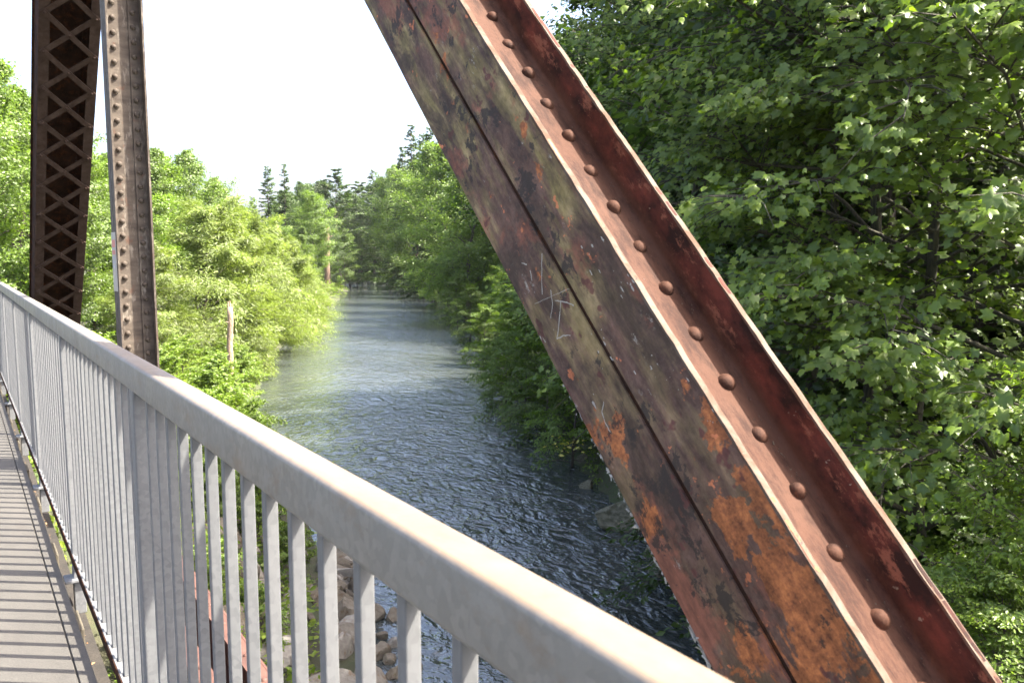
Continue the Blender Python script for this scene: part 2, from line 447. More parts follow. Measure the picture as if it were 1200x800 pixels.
# brackets and stringer below the railing
strg = tag(empty('edge_stringer', (.4, 0, -.3)), 'rusted edge beam under the bridge railing', 'beam')
GAPM = mat_simple('gap_shade_steel', (.010, .008, .006), .95, .8, 12, .3)  # near-black colour paints the shade of the gap onto the steel
MB().box(-.05, -.04, -3, 14, -.12, .16).build('web', GAPM, strg)
MB().box(-.04, .06, -3, 14, -.12, -.108).build('flange', GAPM, strg)
for k in range(13):
    y = .6 + k * 1.0
    MB().box(-.075, -.052, y, y + .22, .12, .262, .004).build('bracket', mat_br if k else (mat_br := mat_simple('pale_bracket', (.045, .038, .026), .8, .5, 9)), strg)
# litter caught in the gap
rng = random.Random(5)
lit = MB()
for k in range(260):
    x, y = rng.uniform(.327, .365), rng.uniform(1.5, 9); s = rng.uniform(.006, .016); a = rng.uniform(0, 6.3); z = -.155 + rng.uniform(-.01, .015)
    c, d = math.cos(a) * s, math.sin(a) * s
    lit.add([(x - c, y - d, z), (x + d * .5, y - c * .5, z + .004), (x + c, y + d, z + rng.uniform(0, .01)), (x - d * .5, y + c * .5, z + .003)], [(0, 1, 2, 3)])
MB().box(.326, .349, -3, 14, -.19, -.172).build('ledge', GAPM, strg).location = (-.4, 0, .3)
tag(lit.build('leaf_litter', mat_simple('dry_leaf', (.12, .065, .028), .8, .8, 30, 0)), 'dry brown leaf litter in the gap beside the walkway', 'litter', kind='stuff')

def rivet_mesh(r, h, m, name='rivet'):
    v = [(0, 0, h)]; f = []; k = 12
    for i, (rr, hh) in enumerate(((.52, .86), (.86, .5), (1.0, .0))):
        v += [(r * rr * math.cos(2 * math.pi * j / k), r * rr * math.sin(2 * math.pi * j / k), h * hh) for j in range(k)]
    f += [(0, 1 + j, 1 + (j + 1) % k) for j in range(k)]
    for i in range(2):
        a, b = 1 + i * k, 1 + (i + 1) * k
        f += [(a + j, b + j, b + (j + 1) % k, a + (j + 1) % k) for j in range(k)]
    return MB().add(v, f).mesh(name, m, True)

# --- near diagonal: built-up I section, four angles, a web plate and rivets
A1, A2 = .90, 1.155
PC = -.857
S0, S1 = -2.75, 7.6
uu = Vector((0, cT, sT)); vv = Vector((0, -sT, cT))
def frame(origin, u, v):
    x, z = u, v; y = z.cross(x)
    m = Matrix((x, y, z)).transposed().to_4x4(); m.translation = origin
    return m
diag = tag(empty('truss_diagonal'), 'thick rusted riveted steel diagonal brace crossing close in front of the river', 'truss member')
org = EYE + uu * S0 + vv * PC + Vector(((A1 + A2) / 2, 0, 0))
diag.matrix_world = frame(org, uu, vv)
HD = (A2 - A1) / 2                     # local y = -X : near flange at +HD
LEN = S1 - S0
def angle_prof(yf, dirn, up, legv, legw, t, wt, root=.012):
    """angle: flange leg at y = yf (back face), web leg lying on the web; dirn = which way the web leg runs, up = +1/-1"""
    z0 = wt
    e = .002
    pts = [(yf, z0), (yf, z0 + legv - e), (yf + dirn * e, z0 + legv), (yf + dirn * (t - .003), z0 + legv), (yf + dirn * t, z0 + legv - .004)]
    for i in range(6):
        a = i / 5 * math.pi / 2
        pts.append((yf + dirn * (t + root * (1 - math.cos(a))), z0 + t + root * (1 - math.sin(a))))
    pts += [(yf + dirn * (legw - .004), z0 + t), (yf + dirn * legw, z0 + t - .004), (yf + dirn * legw, z0)]
    return [(y, z * up) for y, z in pts]
def wavy(o, amp, seed):
    me = o.data; r = random.Random(seed); ph = [r.uniform(0, 6) for _ in range(6)]
    for v in me.vertices:
        x = v.co.x
        v.co.z += amp * (math.sin(x * 9 + ph[0]) + .6 * math.sin(x * 31 + ph[1])) * (1 if abs(v.co.z) > .1 else .2)
def angle_part(prof, m, seed):
    o = MB().prism(prof, 0, LEN, 160).build('angle', m, diag, True)
    wavy(o, .0006, seed); o.data.set_sharp_from_angle(angle=rad(38)); return o
WT = .0055
angle_part(angle_prof(HD, -1, 1, .127, .085, .0115, WT), R_FACE, 1)
angle_part(angle_prof(HD, -1, -1, .127, .085, .0115, WT), R_FACE, 2)
FW = .0175
angle_part(angle_prof(-HD, 1, 1, .090, .112, .0125, .0115), R_CHAN, 3)
angle_part(angle_prof(-HD, 1, -1, .090, .112, .0125, .0115), R_CHAN, 4)
MB().box(0, LEN, -HD + .0125, HD - .004, -WT + .0004, WT - .0004).build('web_plate', R_DARK, diag)
# packing plates under the far angles
MB().box(0, LEN, -HD + .001, -HD + .108, WT, .0113).build('packing_plate', R_DARK, diag)
MB().box(0, LEN, -HD + .001, -HD + .108, -.0113, -WT).build('packing_plate', R_DARK, diag)
riv_m = rivet_mesh(.0165, .0125, R_CHAN)
s = 1.432 * 1.10 + .109 * 44
yr = -(1.102 - (A1 + A2) / 2)
while s > S0 + .15:
    o = link(bpy.data.objects.new('rivet', riv_m), diag); o.location = (s - S0 + .003 * math.sin(s * 57), yr + .002 * math.sin(s * 91), .0240); o.rotation_euler = (.04 * math.sin(s * 33), .04 * math.sin(s * 71), s * 7); o.scale = (1 + .07 * math.sin(s * 43), 1 + .07 * math.sin(s * 67), 1 + .15 * math.sin(s * 29))
    o = link(bpy.data.objects.new('rivet', riv_m), diag); o.location = (s - S0, HD - .055, .0170); o.rotation_euler = (0, 0, s * 5)
    s -= .109
# worn pale lips along the free edges
rng = random.Random(3)
def lip(y0, y1, z, name, seed):
    r = random.Random(seed); v = []; n = 420
    for i in range(n + 1):
        x = LEN * i / n; j = r.uniform(-.0008, .0010); k = r.uniform(.0002, .0022)
        v += [(x, y0 - .0006, z - .004 - k), (x, y0 - .0006, z + .0004 + j), (x, y1 + .0006, z + .0004 + j), (x, y1 + .0006, z - .003 - k)]
    f = [(4 * i + a, 4 * i + a + 1, 4 * i + a + 5, 4 * i + a + 4) for i in range(n) for a in range(3)]
    MB().add(v, f).build(name, R_EDGE, diag)
lip(HD - .0115, HD, .127 + WT, 'worn_edge', 1)
lip(-HD, -HD + .0125, .090 + .0115, 'worn_edge', 2)
# scratches on the near flange: (s, p) strokes measured along / across the member
SCR = mat_simple('pale_scratch', (.26, .245, .215), .8, .2, 40, 0)
def scratch(pts, w, name='scratch'):
    v = []; f = []
    for i, (s_, p_) in enumerate(pts):
        a = pts[min(i + 1, len(pts) - 1)]; b = pts[max(i - 1, 0)]
        d = Vector((a[0] - b[0], a[1] - b[1])).normalized(); n = Vector((-d.y, d.x)) * w * rng.uniform(.5, 1.2)
        v += [(s_ - S0 + n.x, HD + .0011, p_ - PC + n.y), (s_ - S0 - n.x, HD + .0011, p_ - PC - n.y)]
    f = [(2 * i, 2 * i + 1, 2 * i + 3, 2 * i + 2) for i in range(len(pts) - 1)]
    MB().add(v, f).build(name, SCR, diag)
def sp(x, y):
    """near flange point seen from where the photographer stood, as (s, p)"""
    fw = Vector((math.sin(YAW) * math.cos(PITCH), math.cos(YAW) * math.cos(PITCH), -math.sin(PITCH)))
    rt = Vector((math.cos(YAW), -math.sin(YAW), 0)); r = fw + rt * ((x - 600) / F_PX) + rt.cross(fw) * ((400 - y) / F_PX)
    r = r * (A1 / r.x); return r.dot(uu), r.dot(vv)
for st in ([(651, 352), (658, 353), (667, 355), (673, 358)], [(658, 353), (656, 375), (653, 397)], [(653, 397), (661, 393), (669, 393)],
           [(636, 297), (635, 322), (636, 345)], [(646, 340), (648, 356), (646, 373)], [(627, 356), (645, 348), (668, 338)],
           [(622, 317), (624, 329)], [(612, 308), (618, 310)], [(708, 470), (706, 482), (709, 494), (716, 506)]):
    fine = []
    for a, b in zip(st[:-1], st[1:]):
        fine += [sp(a[0] + (b[0] - a[0]) * t / 4 + rng.uniform(-.4, .4), a[1] + (b[1] - a[1]) * t / 4 + rng.uniform(-.4, .4)) for t in range(4)]
    fine.append(sp(*st[-1])); scratch(fine, .0010 if st[0][0] != 627 else .0004)
# flaked paint specks and smears
def flake(x, y, r, elong=1.6):
    s_, p_ = sp(x, y); k = 9
    v = [(s_ - S0 + r * elong * math.cos(2 * math.pi * j / k) * rng.uniform(.4, 1.2), HD + .0012, p_ - PC + r * math.sin(2 * math.pi * j / k) * rng.uniform(.4, 1.2)) for j in range(k)]
    MB().add(v, [tuple(range(k))]).build('paint_flake', SCR, diag)
for cx, cy, n, sx, sy_ in ((700, 300, 12, 14, 26), (735, 335, 14, 10, 28), (712, 395, 14, 16, 30), (765, 430, 10, 14, 14), (790, 445, 8, 10, 10), (836, 490, 6, 8, 8), (700, 460, 6, 6, 16), (745, 330, 8, 6, 14)):
    for k in range(n * 2 // 3): flake(cx + rng.gauss(0, sx * .6), cy + rng.gauss(0, sy_ * .6), abs(rng.gauss(.0008, .0009)) + .0004, rng.uniform(1.0, 4.5))
# pale lichen and cobweb crust along the lower free edge
crust = MB()
for k in range(190):
    y = rng.triangular(430, 800, 560) if k < 130 else rng.uniform(740, 785); s_, p_ = sp(430 + .506 * y, y); r = abs(rng.gauss(.0020, .0016)) * (1.7 if k >= 130 else 1)
    c = Vector((s_ - S0, HD + .0005 - rng.uniform(0, .008), -.127 - WT - rng.uniform(-.001, .004)))
    pts = [c + Vector((rng.uniform(-2.4, 2.4), rng.uniform(-1, 1), rng.uniform(-1, 1))) * r for _ in range(4)]
    crust.add(pts, [(0, 1, 2), (0, 2, 3), (0, 3, 1), (1, 3, 2)])
tag(crust.build('edge_crust', mat_simple('pale_crust', (.24, .235, .21), .95, .2, 50, 0), diag), kind='stuff')
web = MB()
for (a, b) in (((832, 745), (790, 730)), ((735, 608), (700, 615)), ((770, 650), (740, 668))):
    s_, p_ = sp(*a); q0 = Vector((s_ - S0, HD - .004, p_ - PC)); s_, p_ = sp(*b); q1 = Vector((s_ - S0, HD - .006, p_ - PC))
    mid = (q0 + q1) / 2 + Vector((-.006, 0, -.004)); web.tube([q0, mid, q1], [.00012] * 3, 4)
web.build('cobweb_strand', SCR, diag)

# dirt and crumbs lodged along the root of the riveted strip
grit = MB()
for k in range(620):
    x_ = rng.uniform(1.5, 6.5); y_ = -HD + .0125 + abs(rng.gauss(0, .014)) + .004; r_ = abs(rng.gauss(.0011, .0007)) + .0004
    c_ = Vector((x_, y_, .0242 + max(0, .012 - (y_ + HD - .0125)) ** 2 * 30))
    grit.add([c_ + Vector((rng.uniform(-1.6, 1.6), rng.uniform(-1, 1), rng.uniform(-.4, 1))) * r_ for _ in range(4)], [(0, 1, 2), (0, 2, 3), (0, 3, 1), (1, 3, 2)])
tag(grit.build('grit', mat_simple('dry_dirt', (.030, .022, .014), .95, 1.0, 60, 0), diag), kind='stuff')

# --- vertical post: I section
post = tag(empty('truss_post', (1.015, 6.08, -1.0)), 'upright riveted steel truss post behind the railing', 'truss member')
PH = 8.0; pd, pw = .115, .105
def vert(prof, name, m, n=40):
    k = len(prof); v = []
    for i in range(n + 1): v += [(x, y, PH * i / n) for x, y in prof]
    f = [(i * k + j, i * k + (j + 1) % k, (i + 1) * k + (j + 1) % k, (i + 1) * k + j) for i in range(n) for j in range(k)] + [tuple(range(k)), tuple(n * k + j for j in range(k))]
    return MB().add(v, f).build(name, m, post)
for sx in (-1, 1):
    for sy in (-1, 1):
        t = .012; l = .08
        vert([(sx * pd, sy * .005), (sx * pd, sy * pw), (sx * (pd - t), sy * pw), (sx * (pd - t), sy * (.005 + t)), (sx * (pd - l), sy * (.005 + t)), (sx * (pd - l), sy * .005)], 'angle', R_MEMBER)
MB().box(-pd + .002, pd - .002, -.0045, .0045, 0, PH).build('web_plate', R_MEMBER, post)
rp = rivet_mesh(.019, .019, R_MEMBER)
z = .9
while z < PH - .2:
    for sx in (-1, 1):
        o = link(bpy.data.objects.new('rivet', rp), post)
        o.location = (sx * .062, -.017, z + (.0 if sx < 0 else .048)); o.rotation_euler = (rad(90), 0, 0)
    z += .0955
# notice strip on the post
sgn = tag(empty('notice_plate', (.8965, 6.085, EYE.z - .04)), 'narrow white notice plate with faded red marks on the truss post', 'sign')
MB().box(-.0015, .0015, -.085, .085, -.2, .2, .001).build('plate', mat_simple('worn_white_paint', (.27, .245, .215), .5, .2, 12, .1), sgn)
redm = mat_simple('faded_red_print', (.40, .14, .11), .6, .3, 20, 0); grym = mat_simple('faded_grey_print', (.25, .24, .26), .6, .3, 20, 0)
for z0, z1, m in ((.10, .15, redm), (.05, .08, redm), (.02, .035, grym), (-.01, .005, grym), (-.04, -.02, grym)):
    MB().box(-.0030, -.0020, -.06, .06, z0, z1).build('print', m, sgn)

# --- far inclined end post: box with lacing on the near underside
u2 = Vector((0, cT, -sT)); v2 = Vector((0, sT, cT))     # down and away; v2 points up and away from the camera side
Q0, Q1 = 7.80, 8.16
LX0, LX1 = .757, 1.27
E0, E1 = .55, 9.9
lat = tag(empty('truss_end_post'), 'dark latticed box end post with crossed lacing bars beyond the upright', 'truss member')
lo_ = EYE + u2 * E1 + v2 * Q0 + Vector(((LX0 + LX1) / 2, 0, 0))
lat.matrix_world = frame(lo_, -u2, v2)           # local x up the member, local z away, local y = v2 x -u2
sgny = 1 if (lat.matrix_world.to_3x3() @ Vector((0, 1, 0))).x > 0 else -1
hw = (LX1 - LX0) / 2; LL = E1 - E0; dp = Q1 - Q0
for sx in (-1, 1):
    MB().box(0, LL, min(sx * hw, sx * (hw - .012)), max(sx * hw, sx * (hw - .012)), .012, dp).build('side_plate', R_DARK, lat)
    MB().box(0, LL, min(sx * hw, sx * (hw - .092)), max(sx * hw, sx * (hw - .092)), 0, .0118, .002).build('angle_leg', R_BAR, lat)
    MB().box(0, LL, min(sx * (hw - .0125), sx * (hw - .1)), max(sx * (hw - .0125), sx * (hw - .1)), dp - .016, dp - .001).build('angle_leg', R_DARK, lat)
MB().box(0, LL, -hw - .02, hw + .02, dp, dp + .012).build('cover_plate', R_DARK, lat)
pitch = .402
rl = rivet_mesh(.015, .011, R_BAR)
ry = hw - .045
k = 0; base = E1 - 5.163; base -= pitch * int(base / pitch)
bar_half = .025
def lac(x0, y0, x1, y1, z0, z1):
    d = Vector((x1 - x0, y1 - y0)).normalized(); n = Vector((-d.y, d.x)) * bar_half; e = d * .03
    c = [(x0 - e.x + n.x, y0 - e.y + n.y), (x1 + e.x + n.x, y1 + e.y + n.y), (x1 + e.x - n.x, y1 + e.y - n.y), (x0 - e.x - n.x, y0 - e.y - n.y)]
    v = [(a, b, z) for z in (z0, z1) for a, b in c]
    MB().add(v, [(0, 1, 2, 3), (7, 6, 5, 4), (0, 4, 5, 1), (1, 5, 6, 2), (2, 6, 7, 3), (3, 7, 4, 0)]).build('lacing_bar', R_BAR, lat)
xk = base
while xk + pitch < LL:
    lac(xk, -ry, xk + pitch, ry, -.010, -.0005)
    lac(xk + pitch, -ry, xk, ry, -.0205, -.0105)
    for x_, y_, z_ in ((xk, -ry, -.0205), (xk, ry, -.0205), (xk + pitch / 2, 0, -.0207)):
        o = link(bpy.data.objects.new('rivet', rl), lat); o.location = (x_, y_, z_); o.rotation_euler = (rad(180), 0, 0)
    xk += pitch
# lower and upper chords, gusset
zt = EYE.z + 5.16
for nm, lb, y0, y1, z0, z1, xa, xb in (('bottom_chord', 'rusty red lower chord of the truss seen between the balusters', -4, 14.2, -.95, -.62, .86, 1.2),
                                      ('top_chord', 'upper chord of the truss overhead', -4, 6.3, zt - .1, zt + .25, .84, 1.2)):
    e = tag(empty(nm, ((xa + xb) / 2, 0, z0)), lb, 'truss member')
    m_ = mat_rust('red_chord_steel', 'dark') if nm == 'bottom_chord' else R_DARK
    w_ = (xb - xa) / 2
    if nm == 'bottom_chord':
        M = Mat('red_oxide_steel', .8); M.col(M.mix(M.ramp(M.noise(8, 6, .7), (.35, 0.0), (.65, 1.0)), (.048, .019, .013), (.09, .038, .026))); M.bump(M.noise(40, 5, .7), .3, .005); m_ = M.m
    for sx in (-1, 1):
        MB().box(min(sx * w_, sx * (w_ - .014)), max(sx * w_, sx * (w_ - .014)), y0, y1, 0, z1 - z0, .003).build('channel_web', m_, e)
        for zz in (0.0, z1 - z0 - .012):
            MB().box(min(sx * (w_ - .0145), sx * (w_ - .1)), max(sx * (w_ - .0145), sx * (w_ - .1)), y0, y1, zz + .0005, zz + .0115).build('channel_flange', m_, e)
    if nm == 'bottom_chord':
        r_ = rivet_mesh(.016, .012, m_)
        for k in range(60):
            for sx in (-1, 1):
                o = link(bpy.data.objects.new('rivet', r_), e); o.location = (sx * (w_ - .055), -.5 + k * .15, z1 - z0 - .0004)

# ------------------------------------------------------------------ foliage
def nrm(a): return a / np.maximum(np.linalg.norm(a, axis=-1, keepdims=True), 1e-9)
def leaf_template(kind):
    if kind == 'maple':
        ang = [-90, -52, -20, 4, 28, 52, 72, 90]
        rr = [.10, .44, .35, .51, .41, .62, .47, .70]
        pr = [(r * math.cos(rad(a)), r * math.sin(rad(a))) for a, r in zip(ang, rr)]
        out = pr + [(-x, y) for x, y in pr[-2:0:-1]]
        v = [(0, .08, 0)] + [(x, y, -.22 * abs(x) - .10 * max(y, 0) ** 2) for x, y in out]
        v = [(x, y, z + .05 * math.sin(9 * x + 7 * y)) for x, y, z in v]; n = len(out); f = [(0, 1 + i, 1 + (i + 1) % n) for i in range(n)]
    elif kind == 'oval':
        v = [(0, -.5, 0), (.26, -.08, .07), (.17, .28, .05), (0, .5, -.06), (-.17, .28, .05), (-.26, -.08, .07)]
        f = [(0, 1, 2), (0, 2, 3), (0, 3, 4), (0, 4, 5)]
    elif kind == 'lobed':      # small cluster of leaves at a distance: ragged outline
        v = [(0, -.5, 0), (.34, -.30, .06), (.16, -.04, .05), (.42, .16, .02), (.10, .22, .04), (0, .52, -.05), (-.12, .20, .04), (-.40, .20, .03), (-.15, -.02, .05), (-.36, -.26, .05)]
        f = [(0, 1, 2), (2, 3, 4), (4, 5, 6), (6, 7, 8), (8, 9, 0), (0, 2, 8), (2, 4, 6), (2, 6, 8)]
    elif kind == 'narrow':
        v = [(0, -.5, 0), (.11, 0, .03), (0, .5, -.08), (-.11, 0, .03)]
        f = [(0, 1, 2), (0, 2, 3)]
    elif kind == 'rhomb':
        v = [(0, -.5, 0), (.30, .02, .10), (0, .5, -.08), (-.30, .02, .10)]
        f = [(0, 1, 2), (0, 2, 3)]
    elif kind == 'frond':
        v = [(0, -.5, 0), (.20, -.2, -.04), (.16, .15, -.07), (0, .5, -.12), (-.16, .15, -.07), (-.20, -.2, -.04)]
        f = [(0, 1, 2), (0, 2, 3), (0, 3, 4), (0, 4, 5)]
    return np.array(v, float), np.array(f, int)
TEMPL = {k: leaf_template(k) for k in ('maple', 'oval', 'lobed', 'narrow', 'frond', 'rhomb')}
def maple_variants():
    v = TEMPL['maple'][0]; out = []
    for sx, fold, curl, ph in ((1, .0, .0, 0), (.82, -.45, -.30, 1.3), (1.08, .12, -.55, 2.4), (.9, -.2, .25, 4.0)):
        w = v.copy(); w[:, 0] *= sx; w[:, 2] += fold * np.abs(v[:, 0]) + curl * (v[:, 1] - .1) ** 2 + .06 * np.sin(v[:, 0] * 7 + ph) ; w[1:, :2] *= 1 + .12 * np.sin(np.arange(len(v) - 1) * 2.1 + ph)[:, None]; out.append(w)
    return np.stack(out)
MAPV = maple_variants()
def leaf_frames(N, T):
    N = nrm(N); T = T - N * (T * N).sum(-1, keepdims=True); T = nrm(T); B = np.cross(T, N)
    return B, T, N
def leaves_mesh(name, kind, P, N, T, size, m):
    tv, tf = TEMPL[kind]
    B, T, N = leaf_frames(N, T)
    tw = MAPV[np.arange(len(P)) * 7 % 4] if kind == 'maple' else tv[None]
    V = P[:, None] + size[:, None, None] * (tw[:, :, :1] * B[:, None] + tw[:, :, 1:2] * T[:, None] + tw[:, :, 2:] * N[:, None])
    F = (tf[None] + (np.arange(len(P)) * len(tv))[:, None, None]).reshape(-1, 3)
    return fast_mesh(name, V.reshape(-1, 3), F, m)

def grow(seed, H, R, prof, nl, twigs, lpt, lsize, elev=(10, 55), droop=.15, flat=.5, base=.12, trunk_r=.16, lean=(0, 0), bias=None, jitter=.18, tube_k=5, narrow=False, fork=True):
    """broadleaf skeleton: trunk, limbs, twigs; returns MB wood and leaf arrays P, N, T, size"""
    r = np.random.default_rng(seed); wood = MB()
    tp = []; off = np.zeros(2)
    for i in range(9):
        t = i / 8; off = off + r.normal(0, .012 * H, 2) * (i > 0)
        tp.append((off[0] + lean[0] * t * t, off[1] + lean[1] * t * t, H * .93 * t))
    wood.tube(tp, [trunk_r * (1.25 if i == 0 else 1) * (1 - .88 * i / 8) for i in range(9)], 8)
    tp = np.array(tp)
    def on_trunk(t):
        x = t * 8; i = min(int(x), 7); return tp[i] + (tp[i + 1] - tp[i]) * (x - i)
    P = []; N = []; T = []; Z = []
    az0 = r.uniform(0, 6.28)
    for li in range(nl):
        t = base + (1 - base) * ((li + r.uniform(.1, .9)) / nl)
        az = az0 + li * 2.39996 + r.normal(0, .35)
        if bias is not None:
            d = math.atan2(math.sin(bias[0] - az), math.cos(bias[0] - az)); az += d * bias[1]
        L = R * prof(t) * r.uniform(.72, 1.18)
        el = rad(elev[0] + (elev[1] - elev[0]) * t + r.normal(0, 8))
        p0 = on_trunk(min(t, .99)); q = [p0]; d = np.array([math.cos(az) * math.cos(el), math.sin(az) * math.cos(el), math.sin(el)])
        for k in range(5):
            d = nrm(d + r.normal(0, .13, 3) + np.array([0, 0, -droop * (k / 4)])); q.append(q[-1] + d * L / 5)
        r0 = max(trunk_r * .42 * (1 - t * .75) * (L / R) ** .5, .012)
        wood.tube(q, [r0 * (1 - .82 * k / 5) for k in range(6)], tube_k, False)
        q = np.array(q)
        for ti in range(twigs):
            a = r.uniform(.18, 1) ** .8; x = a * 5; i = min(int(x), 4); b0 = q[i] + (q[i + 1] - q[i]) * (x - i); dl = nrm(q[i + 1] - q[i])
            side = nrm(np.cross(dl, [0, 0, 1.])) * (1 if ti % 2 else -1)
            td = nrm(dl * r.uniform(.35, 1) + side * r.uniform(.3, 1.1) + np.array([0, 0, r.normal(.08, .28 * (1 - flat) + .06)]))
            tl = L * r.uniform(.16, .36) * (1.15 - .45 * a) + .18
            m1 = b0 + td * tl * .55; m2 = b0 + td * tl + np.array([0, 0, -droop * tl * .6])
            wood.tube([b0, m1, m2], [r0 * .28 + .004, r0 * .16 + .003, .003], 3, False)
            n = max(2, int(lpt * r.uniform(.6, 1.3)))
            s = r.uniform(.12, 1.05, n)[:, None]
            pos = np.where(s < .55, b0 + (m1 - b0) * s / .55, m1 + (m2 - m1) * (s - .55) / .45)
            sd = nrm(np.cross(td, [0, 0, 1.]))
            lat_ = r.choice([-1, 1], n)[:, None] * r.uniform(.1, 1, (n, 1))
            pos = pos + sd * lat_ * tl * jitter * 1.6 + r.normal(0, 1, (n, 3)) * tl * jitter * np.array([.6, .6, .45 * (1.3 - flat)])
            out = np.array([math.cos(az), math.sin(az), 0])
            nn_ = np.array([0, 0, 1.]) * (.35 + flat) + out * .55 + r.normal(0, .42, (n, 3))
            tt = td + sd * lat_ * .9 + np.array([0, 0, -.35]) + r.normal(0, .25, (n, 3))
            P.append(pos); N.append(nn_); T.append(tt); Z.append(lsize * r.uniform(.45, 1.3, n))
    return wood, np.concatenate(P), np.concatenate(N), np.concatenate(T), np.concatenate(Z)

def conifer(seed, H, R, n_whorl, lsize, sparse=1.0):
    r = np.random.default_rng(seed); wood = MB()
    wood.tube([(r.normal(0, .04), r.normal(0, .04), H * i / 8) for i in range(9)], [.012 * H * (1 - .95 * i / 8) + .01 for i in range(9)], 7)
    P = []; N = []; T = []; Z = []
    for w in range(n_whorl):
        t = .10 + .89 * (w / (n_whorl - 1)) ** .95; z = H * t
        L0 = R * (1.02 - t) ** .75 * r.uniform(.7, 1.15)
        for b in range(int(5 + 2 * r.random())):
            if r.random() > sparse: continue
            az = r.uniform(0, 6.28); L = L0 * r.uniform(.6, 1.15) + .12; el = rad(8 + 42 * t * t - 14)
            d = np.array([math.cos(az) * math.cos(el), math.sin(az) * math.cos(el), math.sin(el)]); p = np.array([0, 0, z + r.normal(0, .15)]); q = [p]
            for k in range(4):
                d = nrm(d + np.array([0, 0, (-.16 if k < 2 else .10)]) + r.normal(0, .06, 3)); q.append(q[-1] + d * L / 4)
            wood.tube(q, [.03 * (1 - .8 * k / 4) * (1.1 - t) + .006 for k in range(5)], 3, False); q = np.array(q)
            n = max(6, int(L * 22 / lsize * .42)); a = r.uniform(.1, 1, n) ** .8 * 4; i = np.minimum(a.astype(int), 3)
            pos = q[i] + (q[i + 1] - q[i]) * (a - i)[:, None]; dl = nrm(q[i + 1] - q[i])
            sd = np.cross(dl, [0, 0, 1.]); sg = r.choice([-1, 1], n)[:, None]
            tt = dl * .75 + sd * sg * .8 + np.array([0, 0, -.30]) + r.normal(0, .2, (n, 3))
            P.append(pos + nrm(tt) * lsize * .4); T.append(tt); N.append(np.array([0, 0, 1.]) + r.normal(0, .35, (n, 3))); Z.append(lsize * r.uniform(.6, 1.2, n))
    return wood, np.concatenate(P), np.concatenate(N), np.concatenate(T), np.concatenate(Z)

PROTO = {}
def proto(key, H, data, kind, leafm, barkm):
    wood, P, N, T, Z = data
    PROTO[key] = (H, wood.mesh(key + '_wood', barkm, True), leaves_mesh(key + '_crown', kind, P, N, T, Z, leafm))
round_p = lambda t: (math.sin(math.pi * min(1, (t * .92 + .1))) ** .6) * (1.0 if t < .7 else 1.05 - (t - .7) * 1.2)
tall_p = lambda t: .55 + .45 * math.sin(math.pi * t) - (.35 * max(0, t - .7) / .3)
low_p = lambda t: 1.05 - .55 * t
proto('alder_a', 18, grow(11, 18, 4.4, round_p, 62, 13, 46, .225, base=.10, elev=(18, 68), flat=.12, droop=.05, jitter=.36), 'rhomb', L_BROAD, BARK)
proto('alder_b', 18, grow(12, 18, 4.9, tall_p, 58, 14, 46, .225, base=.08, elev=(18, 68), flat=.12, droop=.05, jitter=.36), 'rhomb', L_BROAD, BARK)
proto('alder_c', 18, grow(13, 18, 3.6, tall_p, 66, 11, 42, .225, base=.16, elev=(18, 68), flat=.12, droop=.05, jitter=.36), 'rhomb', L_BROAD, BARK)
proto('dark_a', 18, grow(14, 18, 4.8, tall_p, 60, 14, 42, .225, base=.05, elev=(18, 68), flat=.12, droop=.05, jitter=.36), 'rhomb', L_SHADE, BARK)
proto('dark_b', 18, grow(15, 18, 5.2, round_p, 60, 14, 42, .225, base=.05, elev=(18, 68), flat=.12, droop=.05, jitter=.36), 'rhomb', L_SHADE, BARK_MOSS)
proto('poplar', 24, grow(16, 24, 3.8, tall_p, 52, 12, 18, .32, base=.22, elev=(25, 60)), 'oval', L_SHADE, BARK)
proto('willow_a', 9, grow(17, 9, 4.4, low_p, 46, 16, 52, .26, base=.02, elev=(25, 78), droop=.30, jitter=.32, flat=.1, trunk_r=.14), 'narrow', L_WILLOW, BARK)
proto('willow_b', 9, grow(18, 9, 4.8, low_p, 46, 16, 52, .26, base=.02, elev=(15, 70), droop=.36, jitter=.32, flat=.1, trunk_r=.14), 'narrow', L_WILLOW, BARK)
proto('shrub_a', 3, grow(19, 3, 2.0, low_p, 30, 10, 20, .13, base=.02, elev=(20, 75), flat=.4, trunk_r=.05), 'oval', L_SHRUB, BARK)
proto('shrub_b', 3, grow(20, 3, 2.3, low_p, 30, 10, 20, .15, base=.02, elev=(10, 70), flat=.4, trunk_r=.05, droop=.3), 'oval', L_SHRUB, BARK)
proto('dshrub', 3, grow(21, 3, 2.3, low_p, 30, 11, 20, .16, base=.02, elev=(10, 65), flat=.6, trunk_r=.05, droop=.3), 'oval', L_SHADE, BARK)
proto('bush', 5, grow(24, 5, 2.9, low_p, 40, 13, 30, .13, base=.02, elev=(5, 70), flat=.5, trunk_r=.06, droop=.3), 'oval', L_BROAD, BARK)
proto('dbush', 5, grow(25, 5, 3.0, low_p, 40, 13, 30, .13, base=.02, elev=(0, 65), flat=.6, trunk_r=.06, droop=.3), 'oval', L_MID, BARK)
proto('fine_bush', 5, grow(26, 5, 2.0, tall_p, 60, 16, 30, .085, base=.02, elev=(10, 70), flat=.5, trunk_r=.05, droop=.3), 'oval', L_SHRUB, BARK)
proto('fir_a', 26, conifer(22, 26, 5.4, 48, .62), 'frond', L_CON, BARK)
proto('fir_b', 26, conifer(23, 26, 4.8, 46, .62, .85), 'frond', L_CON, BARK)

